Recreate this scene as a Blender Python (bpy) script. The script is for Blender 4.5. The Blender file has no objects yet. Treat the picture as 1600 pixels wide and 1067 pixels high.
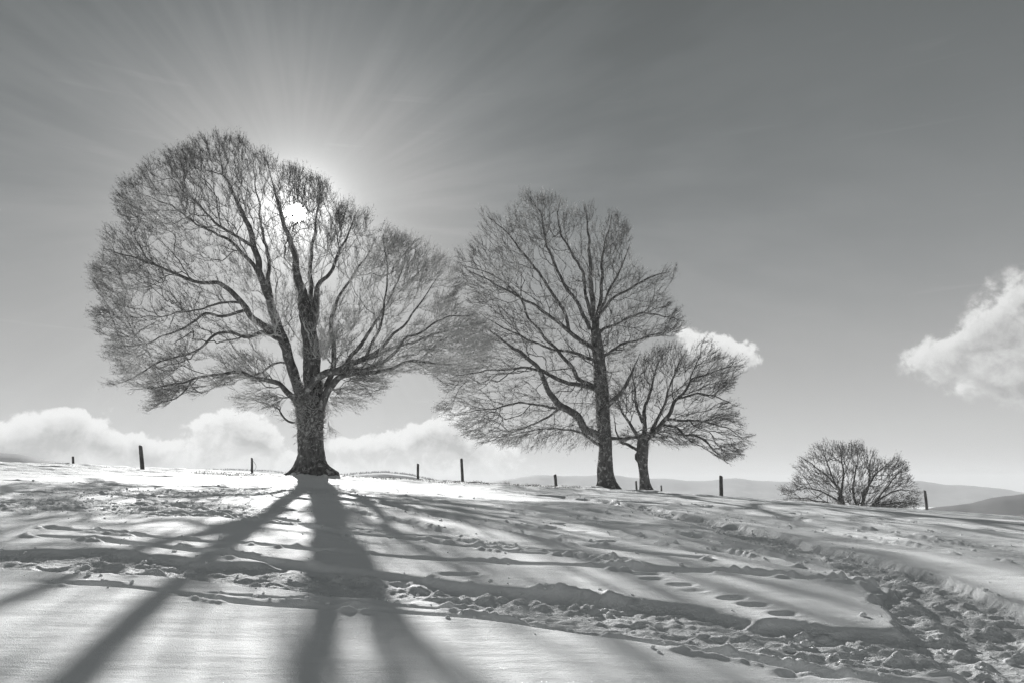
import bpy, math, random
import numpy as np
from mathutils import Vector

# ------------------------------------------------------------------ scene, camera, world, sun
scene = bpy.context.scene
scene.render.engine = 'CYCLES'
col = scene.collection
R = math.radians

F = 28.0 / 36.0 * 1600.0            # focal length in photo pixels (28 mm on a 36 mm wide sensor)
HORIZON = 755.0                     # photo row of the true horizon
PITCH = math.atan((HORIZON - 533.5) / F)
CAM = np.array([0.0, 0.0, 1.6])

cam_d = bpy.data.cameras.new('camera'); cam_d.lens = 28.0; cam_d.sensor_width = 36.0
cam_d.clip_start = 0.1; cam_d.clip_end = 60000.0
cam = bpy.data.objects.new('camera', cam_d); col.objects.link(cam)
cam.location = CAM; cam.rotation_euler = (math.pi / 2 + PITCH, 0, 0)
scene.camera = cam

def ray(px, py):
    """unit direction of a photo pixel"""
    u = (np.asarray(px, float) - 800.0) / F
    v = (533.5 - np.asarray(py, float)) / F
    c, s = math.cos(PITCH), math.sin(PITCH)
    d = np.stack([u, c - v * s, s + v * c], -1)
    return d / np.linalg.norm(d, axis=-1, keepdims=True)

def at(px, py, y):
    """the point on a pixel's ray whose distance into the scene (world y) is y"""
    d = ray(px, py)
    return CAM + d * (np.asarray(y, float) / d[..., 1])[..., None]

SUN_DIR = ray(463, 333)
SUN_EL = math.asin(SUN_DIR[2]); SUN_AZ = math.atan2(SUN_DIR[0], SUN_DIR[1])

sun_d = bpy.data.lights.new('sun', 'SUN'); sun_d.energy = 5.0; sun_d.angle = R(0.55)
sun_d.color = (1.0, 0.995, 0.985)
sun = bpy.data.objects.new('sun', sun_d); col.objects.link(sun)
sun.rotation_euler = Vector(-SUN_DIR).to_track_quat('-Z', 'Y').to_euler()
sun.location = (-20, 60, 40)

vs = scene.view_settings
vs.view_transform = 'Standard'; vs.look = 'None'; vs.gamma = 1.0; vs.exposure = 0.78; vs.use_curve_mapping = False
scene.cycles.max_bounces = 4; scene.cycles.diffuse_bounces = 2; scene.cycles.glossy_bounces = 2
scene.cycles.transmission_bounces = 4; scene.cycles.volume_bounces = 1; scene.cycles.transparent_max_bounces = 8
scene.cycles.caustics_reflective = False; scene.cycles.caustics_refractive = False
scene.cycles.use_denoising = True; scene.cycles.denoising_prefilter = 'NONE'; scene.cycles.denoising_input_passes = 'RGB_ALBEDO_NORMAL'
scene.cycles.sample_clamp_direct = 200.0; scene.cycles.sample_clamp_indirect = 4.0

class NT:
    """a few shorthands for building node trees"""
    def __init__(self, tree): self.t = tree; self.n = tree.nodes; self.l = tree.links
    def add(self, typ, **kw):
        n = self.n.new(typ)
        for k, v in kw.items(): setattr(n, k, v)
        return n
    def put(self, sock, v):
        if isinstance(v, bpy.types.NodeSocket): self.l.new(v, sock)
        elif v is not None: sock.default_value = v
    def math(self, op, a, b=None, c=None, clamp=False):
        n = self.add('ShaderNodeMath', operation=op, use_clamp=clamp)
        for i, v in enumerate((a, b, c)): self.put(n.inputs[i], v)
        return n.outputs[0]
    def vec(self, op, a, b=None, c=None):
        n = self.add('ShaderNodeVectorMath', operation=op)
        self.put(n.inputs[0], a); self.put(n.inputs[1], b)
        if c is not None: self.put(n.inputs[2], c)
        return n.outputs['Value'] if op in ('LENGTH', 'DOT_PRODUCT', 'DISTANCE') else n.outputs[0]
    def ramp(self, v, a, b, c=0.0, d=1.0, kind='SMOOTHSTEP'):
        n = self.add('ShaderNodeMapRange', interpolation_type=kind)
        for i, x in enumerate((v, a, b, c, d)): self.put(n.inputs[i], x)
        return n.outputs[0]
    def noise(self, vec, scale, detail=3.0, rough=0.5, dist=0.0, dim='3D', out='Fac'):
        n = self.add('ShaderNodeTexNoise', noise_dimensions=dim)
        self.put(n.inputs['Vector'], vec); self.put(n.inputs['Scale'], scale)
        self.put(n.inputs['Detail'], detail); self.put(n.inputs['Roughness'], rough); self.put(n.inputs['Distortion'], dist)
        return n.outputs[out]
    def xyz(self, x, y, z):
        n = self.add('ShaderNodeCombineXYZ')
        self.put(n.inputs[0], x); self.put(n.inputs[1], y); self.put(n.inputs[2], z)
        return n.outputs[0]
    def mixf(self, f, a, b):
        n = self.add('ShaderNodeMix', data_type='FLOAT')
        self.put(n.inputs[0], f); self.put(n.inputs[2], a); self.put(n.inputs[3], b)
        return n.outputs[0]
    def grey(self, v, tint=(1, 1, 1)):
        return self.vec('MULTIPLY', self.xyz(v, v, v), tint)

# ---- the sky: Nishita, in grey, with low cumulus along the horizon and faint painted rays fanning from the sun
SKY_STRENGTH = 0.10
TINT = (0.985, 1.0, 1.005)
world = bpy.data.worlds.new('World'); scene.world = world; world.use_nodes = True
w = NT(world.node_tree); w.n.clear()
def azel(px, py):
    d = ray(px, py); return math.atan2(d[0], d[1]), math.asin(d[2])
PXA = 1.0 / F                       # radians per photo pixel, near enough
CLOUDS = [  # photo column, row, half-width, half-height (pixels), weight: each becomes a direction in the sky
    (20, 705, 110, 36, 1.0), (70, 678, 62, 30, 1.0), (118, 660, 36, 24, .95), (165, 690, 60, 26, .9), (225, 696, 52, 22, .9),
    (290, 706, 60, 22, .8), (350, 676, 52, 34, 1.3), (392, 668, 40, 28, 1.1), (425, 700, 55, 26, .9), (530, 690, 34, 18, .8),
    (575, 706, 52, 24, .9), (625, 690, 52, 28, 1.1), (672, 676, 44, 26, 1.0), (712, 655, 38, 34, .9), (720, 694, 60, 28, 1.0), (775, 706, 70, 24, .8),
    (120, 738, 240, 24, .85), (420, 738, 200, 22, .85), (700, 738, 200, 20, .7),
    (1098, 535, 52, 32, .95), (1140, 552, 50, 26, .85), (1170, 566, 30, 22, .55), (172, 640, 12, 26, .5),
    (1555, 562, 98, 50, 1.0), (1600, 518, 76, 62, 1.1), (1655, 490, 85, 75, 1.1), (1600, 592, 105, 32, .8), (1490, 556, 62, 34, .8), (1450, 548, 32, 20, .55),
    (1760, 560, 150, 90, 1.1), (-120, 690, 130, 45, 1.0), (-300, 700, 120, 36, .9), (1950, 690, 140, 40, .9)]
def cloud_group():
    g = bpy.data.node_groups.new('cloud_density', 'ShaderNodeTree')
    g.interface.new_socket('P', in_out='INPUT', socket_type='NodeSocketVector')
    g.interface.new_socket('Density', in_out='OUTPUT', socket_type='NodeSocketFloat')
    t = NT(g); gi = t.add('NodeGroupInput'); go = t.add('NodeGroupOutput')
    P = gi.outputs[0]
    wn = t.noise(P, 26.0, 3.0, 0.55, out='Color')
    warp = t.vec('MULTIPLY_ADD', t.vec('SUBTRACT', wn, (.5, .5, .5)), (.042, .038, 0), P)
    tot = None
    for (cx, cy, rx, ry, wt) in CLOUDS:
        a, e = azel(cx, cy); ix, iy = 1 / (rx * PXA * 1.5), 1 / (ry * PXA * 1.5)
        q = t.vec('MULTIPLY_ADD', warp, (ix, iy, 0), (-a * ix, -e * iy, 0))
        v = t.ramp(t.vec('LENGTH', q), 1.0, 0.0, 0.0, wt * .72)
        tot = v if tot is None else t.math('ADD', tot, v)
    # cumulus goes on along the rest of the horizon, out of the frame
    sep = t.add('ShaderNodeSeparateXYZ'); t.l.new(P, sep.inputs[0])
    far = t.ramp(t.math('ABSOLUTE', sep.outputs[0]), .80, 1.05)
    bank = t.math('MULTIPLY', t.ramp(sep.outputs[1], .10, .03), t.ramp(t.noise(P, 4.0, 2.0), .35, .65))
    tot = t.math('ADD', tot, t.math('MULTIPLY', far, bank))
    tot = t.math('MINIMUM', tot, 1.6)
    f1 = t.noise(P, 34.0, 5.0, 0.62, 0.3); f2 = t.noise(P, 11.0, 3.0, 0.5)
    det = t.math('ADD', t.math('MULTIPLY', t.math('SUBTRACT', f1, .5), 2.1), t.math('MULTIPLY', t.math('SUBTRACT', f2, .5), .5))
    t.l.new(t.math('ADD', tot, t.math('MULTIPLY', det, t.ramp(tot, .03, .5, .25, 1.0))), go.inputs[0])
    return g
tc = w.add('ShaderNodeTexCoord'); D = tc.outputs['Generated']
sx = w.add('ShaderNodeSeparateXYZ'); w.l.new(D, sx.inputs[0])
AZ = w.math('ARCTAN2', sx.outputs[0], sx.outputs[1]); EL = w.math('ARCSINE', sx.outputs[2])
P = w.xyz(AZ, EL, 0.0)
sky = w.add('ShaderNodeTexSky', sky_type='NISHITA')
sky.sun_disc = False; sky.sun_elevation = SUN_EL; sky.sun_rotation = SUN_AZ; sky.altitude = 1200.0
sky.air_density = 1.0; sky.dust_density = 1.2; sky.ozone_density = 1.0
bw = w.add('ShaderNodeRGBToBW'); w.l.new(sky.outputs[0], bw.inputs[0])
# printed like a red-filtered black-and-white negative: darker overhead, light towards the horizon
base = w.math('MULTIPLY', w.math('POWER', w.math('MAXIMUM', bw.outputs[0], .01), .05),
              w.math('ADD', .36, w.math('MULTIPLY', w.math('EXPONENT', w.math('MULTIPLY', w.math('MAXIMUM', EL, 0.0), -3.7)), 3.0)))
cosang = w.math('MINIMUM', w.vec('DOT_PRODUCT', D, tuple(SUN_DIR)), 1.0)
ang = w.math('ARCCOSINE', cosang)
# sunbeams painted into the sky's brightness, fanning out round the sun
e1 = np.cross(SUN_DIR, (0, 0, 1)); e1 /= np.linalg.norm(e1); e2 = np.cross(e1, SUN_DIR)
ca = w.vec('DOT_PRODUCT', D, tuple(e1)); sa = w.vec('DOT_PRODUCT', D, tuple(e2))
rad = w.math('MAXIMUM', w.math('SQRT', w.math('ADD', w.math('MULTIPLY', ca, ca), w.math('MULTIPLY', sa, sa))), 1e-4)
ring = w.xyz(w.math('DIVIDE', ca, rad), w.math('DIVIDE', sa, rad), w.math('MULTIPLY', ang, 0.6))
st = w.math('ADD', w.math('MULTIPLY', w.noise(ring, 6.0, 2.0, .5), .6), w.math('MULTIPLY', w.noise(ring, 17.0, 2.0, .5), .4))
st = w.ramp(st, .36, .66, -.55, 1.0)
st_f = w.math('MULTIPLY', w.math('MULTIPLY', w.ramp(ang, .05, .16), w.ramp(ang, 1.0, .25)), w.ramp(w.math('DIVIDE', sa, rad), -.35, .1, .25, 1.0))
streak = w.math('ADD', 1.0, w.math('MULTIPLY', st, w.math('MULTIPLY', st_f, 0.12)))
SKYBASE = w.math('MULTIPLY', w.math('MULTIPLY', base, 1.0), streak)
# wide aureole and the over-exposed sun itself
glow = w.math('ADD', w.math('MULTIPLY', w.math('EXPONENT', w.math('MULTIPLY', w.math('MULTIPLY', ang, ang), -26.0)), 1.9),
              w.math('MULTIPLY', w.math('EXPONENT', w.math('MULTIPLY', ang, -40.0)), 17.0))
disc = w.math('MULTIPLY', w.math('POWER', w.ramp(ang, .0135, .002, 0.0, 1.0, 'LINEAR'), 3.0), 5000.0)
# clouds
cg = cloud_group()
def dens(p):
    n = w.add('ShaderNodeGroup'); n.node_tree = cg; w.put(n.inputs[0], p); return n.outputs[0]
d0 = dens(P)
d1 = dens(w.vec('ADD', P, (-.003, .010, 0)))
soft = w.ramp(AZ, .30, .42)
alpha = w.math('MULTIPLY', w.ramp(d0, w.mixf(soft, .24, .16), w.mixf(soft, .52, .72)), .95)
relief = w.ramp(w.math('SUBTRACT', d1, d0), -.45, .45)                       # 0: faces the light, 1: turned away
core = w.ramp(w.math('MULTIPLY', w.math('ADD', d1, d0), .5), .45, 1.5)
mott = w.ramp(w.noise(P, 20.0, 4.0, .6, .5), .32, .68)
shade = w.math('ADD', w.math('MULTIPLY', relief, .45), w.math('ADD', w.math('MULTIPLY', core, .30), w.math('MULTIPLY', w.math('MULTIPLY', mott, core), .55)), clamp=True)
near_sun = w.ramp(ang, 1.0, .2, .86, 1.0)
cloudL = w.math('MULTIPLY', w.mixf(shade, 5.3, 2.7), near_sun)
# thin veil streaks high up on the right
veil = w.noise(w.vec('MULTIPLY', P, (3.0, 42.0, 1.0)), 1.6, 4.0, .55, .4)
veil = w.math('MULTIPLY', w.ramp(veil, .60, .78), w.ramp(EL, .02, .12))
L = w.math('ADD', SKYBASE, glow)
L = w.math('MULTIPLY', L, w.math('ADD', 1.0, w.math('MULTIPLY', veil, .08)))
def sky_shader(lum):
    b_ = w.add('ShaderNodeBackground'); b_.inputs['Strength'].default_value = SKY_STRENGTH
    tn = w.ramp(lum, .5, 2.6)                          # the print is toned: cool in the darks, neutral in the lights
    w.l.new(w.xyz(w.math('MULTIPLY', lum, w.mixf(tn, .925, .995)), lum, w.math('MULTIPLY', lum, w.mixf(tn, 1.02, .992))), b_.inputs['Color'])
    return b_.outputs[0]
zone = w.math('MULTIPLY', w.math('LESS_THAN', EL, .30), w.math('GREATER_THAN', EL, -.02))   # cumulus keeps low; higher up there is none to work out
bg = w.add('ShaderNodeMixShader'); w.l.new(zone, bg.inputs[0])
w.l.new(sky_shader(w.math('ADD', L, disc)), bg.inputs[1])
w.l.new(sky_shader(w.math('ADD', w.mixf(alpha, L, cloudL), disc)), bg.inputs[2])
world.cycles.sampling_method = 'MANUAL'; world.cycles.sample_map_resolution = 256
wo = w.add('ShaderNodeOutputWorld'); w.l.new(bg.outputs[0], wo.inputs[0])

# ------------------------------------------------------------------ helpers
rng = np.random.default_rng(7)

def tag(o, label=None, category=None, group=None, kind=None):
    if label: o['label'] = label
    if category: o['category'] = category
    if group: o['group'] = group
    if kind: o['kind'] = kind
    return o

def mesh_np(name, V, faces, mat, parent=None, smooth=True, attr=None):
    """faces: an (n,3) or (n,4) int array, or a list of such arrays"""
    if not isinstance(faces, list): faces = [faces]
    faces = [np.asarray(f, np.int32) for f in faces if len(f)]
    me = bpy.data.meshes.new(name)
    V = np.ascontiguousarray(V, np.float32)
    loops = np.concatenate([f.ravel() for f in faces])
    tot = np.concatenate([np.full(len(f), f.shape[1], np.int32) for f in faces])
    start = np.concatenate([[0], np.cumsum(tot)[:-1]]).astype(np.int32)
    me.vertices.add(len(V)); me.vertices.foreach_set('co', V.ravel())
    me.loops.add(len(loops)); me.loops.foreach_set('vertex_index', loops.astype(np.int32))
    me.polygons.add(len(tot)); me.polygons.foreach_set('loop_start', start)
    me.polygons.foreach_set('loop_total', tot)
    me.update(calc_edges=True)
    me.polygons.foreach_set('use_smooth', np.full(len(tot), smooth, bool))
    if attr is not None:
        for k, a in attr.items():
            at_ = me.attributes.new(k, 'FLOAT', 'POINT'); at_.data.foreach_set('value', np.asarray(a, np.float32))
    me.validate()
    if mat: me.materials.append(mat)
    o = bpy.data.objects.new(name, me); col.objects.link(o)
    if parent: o.parent = parent
    return o

def empty(name, loc):
    o = bpy.data.objects.new(name, None); o.location = loc; o.empty_display_size = .3; col.objects.link(o); return o

def perlin(x, y, seed=0):
    r = np.random.default_rng(seed); n = 512
    perm = r.permutation(n).astype(np.int32); ga = r.random(n) * 2 * np.pi
    gx, gy = np.cos(ga), np.sin(ga)
    xi = np.floor(x).astype(np.int64); yi = np.floor(y).astype(np.int64)
    fx, fy = x - xi, y - yi
    u = fx * fx * fx * (fx * (fx * 6 - 15) + 10); v = fy * fy * fy * (fy * (fy * 6 - 15) + 10)
    def g(ix, iy, dx, dy):
        h = perm[(perm[ix % n] + iy) % n]; return gx[h] * dx + gy[h] * dy
    a = g(xi, yi, fx, fy); b = g(xi + 1, yi, fx - 1, fy); c = g(xi, yi + 1, fx, fy - 1); d = g(xi + 1, yi + 1, fx - 1, fy - 1)
    return ((a + (b - a) * u) * (1 - v) + (c + (d - c) * u) * v) * 1.5

def fbm(x, y, wl, octaves, seed, gain=.5, mode='n'):
    out = 0; amp = 1.0
    for i in range(octaves):
        p = perlin(x / wl + 17.3 * i, y / wl - 9.1 * i, seed + i)
        if mode == 'b': p = np.abs(p) * 2 - .5          # billow: rounded lumps, sharp creases
        elif mode == 'r': p = .5 - np.abs(p) * 2
        out = out + p * amp; amp *= gain; wl *= .5
    return out

def sstep(a, b, x):
    t = np.clip((x - a) / (b - a), 0, 1); return t * t * (3 - 2 * t)

# ------------------------------------------------------------------ the ground
YC = 38.0                                             # distance of the crest
_cx = np.array([-200, 0, 240, 480, 720, 1000, 1127, 1300, 1440, 1600, 1800], float)
_cy = np.array([718, 725.5, 731, 740, 757, 769, 778, 788, 797, 812, 832], float)
def _tpix(px, py):
    d = ray(px, py); return d[..., 0] / d[..., 1], -d[..., 2] / d[..., 1]
_s, _t = _tpix(_cx, _cy)
_poly = np.polyfit(_s * YC, _t, 5)
def tilt(x):
    x = np.clip(x, -31, 33); return np.polyval(_poly, x)
VALLEY = -170.0
def ground(x, y):
    x = np.asarray(x, float); y = np.asarray(y, float)
    yy = np.maximum(y, -12)
    q = yy * (3.2 / YC - tilt(x)) - 1.6 / YC ** 2 * yy * yy
    return np.maximum(q, VALLEY)

_adj = 0.0
for _it in range(4):                                   # bend the slope until its skyline lies where the photograph shows it
    _yy = np.linspace(8, 70, 900)[:, None]
    _row = ((1.6 - ground(_s[None] * _yy, _yy)) / _yy).min(0)
    _adj = _adj + np.clip((_t - _row) * .7, -.02, .02)
    _poly = np.polyfit(_s * YC, _t + _adj, 4)
def hit(px, py):
    """where a photo pixel meets the snow"""
    d = ray(px, py); s, t = d[0] / d[1], -d[2] / d[1]
    ys = np.exp(np.linspace(math.log(3.0), math.log(46.0), 1500))
    f = (1.6 - t * ys) - ground(s * ys, ys)
    i = np.argmax(f < 0) if (f < 0).any() else int(np.argmin(f))
    y = ys[i]; return np.array([s * y, y])

def seg_dist(X, Y, pts, maxd):
    """distance to a polyline and distance along it, only where nearer than maxd"""
    dist = np.full(X.shape, 1e9); along = np.zeros(X.shape); side = np.zeros(X.shape); acc = 0.0
    for a, b in zip(pts[:-1], pts[1:]):
        ab = b - a; L = np.linalg.norm(ab)
        lo = np.minimum(a, b) - maxd; hi = np.maximum(a, b) + maxd
        m = (X > lo[0]) & (X < hi[0]) & (Y > lo[1]) & (Y < hi[1])
        if m.any():
            px, py = X[m] - a[0], Y[m] - a[1]
            t = np.clip((px * ab[0] + py * ab[1]) / (L * L), 0, 1)
            d = np.hypot(px - t * ab[0], py - t * ab[1])
            cur = dist[m]; better = d < cur
            cur = np.where(better, d, cur); dist[m] = cur
            al = along[m]; al = np.where(better, acc + t * L, al); along[m] = al
            sd = side[m]; sd = np.where(better, np.sign(ab[0] * py - ab[1] * px), sd); side[m] = sd
        acc += L
    return dist, along, side

def smooth_line(pts, n=8):
    pts = np.asarray(pts, float)
    if len(pts) < 3: return pts
    P_ = np.vstack([2 * pts[0] - pts[1], pts, 2 * pts[-1] - pts[-2]])
    out = []
    for i in range(1, len(P_) - 2):
        p0, p1, p2, p3 = P_[i - 1:i + 3]
        for k in range(n):
            t = k / n
            out.append(.5 * (2 * p1 + (p2 - p0) * t + (2 * p0 - 5 * p1 + 4 * p2 - p3) * t * t + (3 * p1 - p0 - 3 * p2 + p3) * t ** 3))
    out.append(pts[-1]); return np.array(out)

def pixline(pix): return smooth_line(np.array([hit(*p) for p in pix]), 4)

# rows: log-spaced through the seen part, then out to the far valley
ys_f = np.exp(np.linspace(math.log(4.0), math.log(50.0), 820))
ys = np.concatenate([np.linspace(-11.5, 3.9, 12), ys_f, np.exp(np.linspace(math.log(50.5), math.log(11500.0), 70))])
s_f = np.linspace(-.70, .70, 800)
ss = np.concatenate([-np.exp(np.linspace(math.log(2.6), math.log(.715), 24)), s_f, np.exp(np.linspace(math.log(.715), math.log(2.6), 24))])
YY, SS = np.meshgrid(ys, ss, indexing='ij')
XX = SS * (np.maximum(YY, 3.0) + 4.0)
ZZ = ground(XX, YY)
fine = (YY > 3.5) & (YY < 60) & (np.abs(SS) < .76)
X, Y = XX[fine], YY[fine]
H = np.zeros(X.shape)
H += fbm(X, Y, 7.0, 2, 100) * .05 + fbm(X * .6, Y * 1.5, 1.6, 3, 110) * .007
H += fbm(X * .35, Y, .55, 3, 115) * .008             # wind ripples along the contour
calm = sstep(9.0, 14.0, Y)
bands = [  # trampled ways: photo polyline, half-width (m), trough depth, lump height
    ([(-120, 868), (0, 872), (120, 878), (260, 890), (420, 903), (560, 915), (700, 930), (850, 946), (1000, 962), (1150, 982), (1300, 1000), (1450, 1012), (1560, 1024), (1700, 1040)], .56, .10, .028),
    ([(860, 772), (960, 786), (1060, 806), (1160, 830), (1260, 858), (1360, 888), (1450, 918), (1530, 950), (1600, 985), (1680, 1040)], .43, .11, .032),
    ([(1420, 930), (1520, 985), (1580, 1030), (1640, 1090)], .45, .07, .034),
    ([(-50, 784), (60, 786), (150, 790), (260, 795), (360, 798)], 1.3, .02, .03),
    ([(150, 768), (280, 770), (400, 768), (470, 764)], 1.7, .015, .028),
]
crumb_lines = []
lump = fbm(X * .7, Y, .30, 4, 200, .55, 'b'); lump2 = fbm(X * .8, Y, .13, 3, 230, .55, 'b')
wob = fbm(X, Y, 1.4, 3, 260)
trod = np.zeros(X.shape); HB = np.zeros(X.shape)
for k, (pix, hw, dep, lh) in enumerate(bands):
    pl = pixline(pix); crumb_lines.append((pl, hw, 1.0))
    d, al, sd = seg_dist(X, Y, pl, hw * 2.4)
    e = d + wob * hw * .45
    m = sstep(hw * 1.10, hw * .78, e)
    rim = np.exp(-((e - hw * 1.08) / (hw * .22)) ** 2) * sstep(-.15, .45, fbm(X, Y, .9, 2, 300 + k))
    HB += m * (-dep + lump * lh + lump2 * lh * .42) + rim * lh * .16 * (1 + lump2 * .6)
    trod = np.maximum(trod, m)
tracks = [  # single ski and sledge runs: polyline, half-width, depth
    ([(75, 824), (115, 829), (200, 835), (290, 845), (400, 851), (500, 860), (570, 865), (700, 874), (800, 880), (900, 884), (1000, 890), (1100, 892)], .10, .05),
    ([(60, 838), (140, 842), (210, 850), (300, 862), (400, 874), (480, 884), (600, 898), (720, 915), (850, 928), (960, 938)], .13, .06),
    ([(250, 800), (330, 803), (400, 811), (470, 818), (540, 830), (620, 838), (700, 849), (800, 862), (900, 868), (1000, 884), (1150, 893), (1300, 905), (1400, 915)], .10, .055),
    ([(130, 770), (200, 776), (270, 788), (330, 797), (400, 807), (500, 818), (600, 828)], .09, .045),
    ([(150, 762), (250, 766), (330, 770), (400, 776), (480, 782), (560, 790), (640, 798), (760, 812), (860, 826)], .10, .045),
    ([(0, 750), (100, 754), (200, 758), (330, 760), (430, 764), (540, 772), (640, 783)], .10, .045),
    ([(520, 757), (600, 772), (700, 787), (800, 798), (900, 812), (1000, 826), (1100, 838)], .12, .05),
    ([(540, 772), (640, 797), (720, 809), (800, 828), (900, 848), (1000, 862), (1100, 872)], .12, .055),
    ([(560, 798), (650, 818), (760, 845), (860, 860), (960, 872)], .10, .05),
    ([(280, 932), (400, 944), (560, 952), (700, 963), (830, 975), (1000, 998), (1200, 1030), (1350, 1052), (1500, 1070)], .08, .04),
    ([(330, 928), (460, 938), (600, 946), (760, 958), (900, 976), (1100, 1003), (1300, 1035)], .07, .035),
    ([(-40, 905), (60, 912), (170, 918), (260, 926), (330, 934)], .08, .04),
    ([(800, 772), (950, 782), (1080, 788), (1200, 795), (1400, 812), (1620, 838)], .12, .05),
    ([(1000, 790), (1150, 806), (1300, 832), (1450, 856), (1620, 886)], .11, .05),
    ([(1060, 784), (1200, 802), (1330, 822), (1480, 842), (1620, 862)], .11, .05),
    ([(1120, 800), (1260, 820), (1400, 836), (1520, 850), (1620, 866)], .07, .035),
    ([(1240, 800), (1400, 822), (1520, 838), (1640, 852)], .07, .035),
    ([(900, 806), (1000, 822), (1100, 842), (1220, 872), (1330, 905)], .09, .045),
    ([(800, 800), (900, 815), (1010, 838), (1110, 858), (1240, 884)], .09, .045),
    ([(640, 752), (760, 764), (880, 776), (980, 792)], .10, .04),
    ([(0, 738), (120, 741), (260, 745), (380, 747), (460, 752)], .12, .045),
    ([(0, 766), (90, 768), (200, 772), (330, 781)], .09, .04),
    ([(600, 762), (720, 776), (850, 790), (980, 806)], .09, .045),
]
tr_rng = np.random.default_rng(55)                    # many fainter runs beside the clear ones
for k in range(26):
    src = tracks[int(tr_rng.choice([2, 4, 5, 6, 7, 12, 13, 14, 15, 16, 17, 18, 19, 20, 22]))][0]; a_ = tr_rng.uniform(0, .55); b_ = a_ + tr_rng.uniform(.2, .5)
    off = tr_rng.uniform(-1, 1); pts_ = np.array(src, float); n_ = len(pts_); i0, i1 = int(a_ * n_), min(n_, int(math.ceil(b_ * n_)) + 1)
    if i1 - i0 < 2: continue
    pts_ = pts_[i0:i1]; pts_[:, 1] += off * (7 + .08 * np.maximum(pts_[:, 1] - 740, 0)) + tr_rng.normal(0, 1.2, len(pts_))
    if pts_[:, 1].min() < 742 + .045 * pts_[:, 0].max(): continue
    tracks.append(([tuple(p) for p in pts_], tr_rng.uniform(.05, .09), tr_rng.uniform(.02, .04)))
rim_fields = [sstep(-.05, .5, fbm(X, Y, .8, 3, 430 + 11 * k)) for k in range(3)]
gate = fbm(X, Y, 2.2, 2, 400)
for k, (pix, hw, dep) in enumerate(tracks):
    pl = pixline(pix); crumb_lines.append((pl, hw * 1.6, .25))
    d, al, sd = seg_dist(X, Y, pl, .9)
    d = np.abs(d + wob * .05)
    on = sstep(-.95, -.25, gate + .25 * math.sin(k))
    rimn = rim_fields[k % 3]
    hw *= .8; dep *= 1.25
    H += on * (-dep * np.exp(-(d / hw) ** 4) + dep * .55 * rimn * np.exp(-((d - hw * 1.7) / (hw * .7)) ** 2) * (1 + lump2 * .8))
# rough, wind-scoured snow towards the crest and round the big tree
rough = sstep(19, 31, Y) * sstep(-.25, .35, fbm(X * .45, Y, 3.2, 3, 500))
rough = np.maximum(rough * .55, sstep(30, 36, Y) * .9)
H += sstep(27, 34, Y) * (fbm(X * .28, Y, 1.5, 3, 590, .6, 'b') * .075)
H += rough * (fbm(X * .5, Y, .9, 4, 520, .6, 'b') * .034 + fbm(X * .7, Y, .3, 2, 540, .6, 'b') * .014)
rough2 = sstep(.2, .55, fbm(X * .30, Y, 2.6, 2, 560)) * sstep(8, 13, Y) * .6
H += rough2 * fbm(X * .45, Y, .7, 4, 570, .6, 'b') * .013
# boot prints trodden one over another along the paths
pr = np.random.default_rng(91)
for pl, hw, npr in ((crumb_lines[0][0], .62, 60), (crumb_lines[1][0], .45, 40), (crumb_lines[2][0], .4, 12), (crumb_lines[3][0], 1.0, 30)):
    sg = np.linalg.norm(np.diff(pl, axis=0), axis=1); cu = np.concatenate([[0], np.cumsum(sg)])
    for q in pr.random(npr) * cu[-1]:
        i = min(np.searchsorted(cu, q) - 1, len(sg) - 1); i = max(i, 0); c = pl[i] + (pl[i + 1] - pl[i]) * (q - cu[i]) / sg[i] + pr.normal(0, hw * .5, 2)
        mk = np.flatnonzero((np.abs(X - c[0]) < .55) & (np.abs(Y - c[1]) < .55))
        if not len(mk): continue
        dx, dy = X[mk] - c[0], Y[mk] - c[1]; a_ = math.atan2(*(pl[i + 1] - pl[i])[::-1]) + pr.normal(0, .35)
        u = (dx * math.cos(a_) + dy * math.sin(a_)) / .19; v = (-dx * math.sin(a_) + dy * math.cos(a_)) / .10
        r2 = u * u + v * v
        HB[mk] += pr.uniform(.02, .06) * (-np.exp(-r2 ** 2) + .22 * np.exp(-((np.sqrt(r2) - 1.5) / .4) ** 2) * (1 + lump2[mk]))
H += np.where(HB > 0, .045 * np.tanh(HB / .045), .15 * np.tanh(HB / .15))
# footprints of one walker
for k, (px, py) in enumerate([(1012, 897), (1020, 906), (1063, 914), (1083, 923), (1143, 933), (1176, 943), (1226, 955), (855, 826), (915, 832), (872, 818), (1240, 1047), (1302, 1049), (948, 846)]):
    c = hit(px, py); dx, dy = X - c[0], Y - c[1]
    a_ = .35 + .2 * math.sin(k * 2.1); u = (dx * math.cos(a_) + dy * math.sin(a_)) / .13; v = (-dx * math.sin(a_) + dy * math.cos(a_)) / .075
    r2 = u * u + v * v
    r2 = np.maximum(r2 + wob * .5 + lump2 * .35, 0); H += -(.05 + .03 * math.sin(k * 3.7)) * np.exp(-r2 ** 2) + .004 * np.exp(-((np.sqrt(r2) - 1.6) / .4) ** 2)
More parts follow.
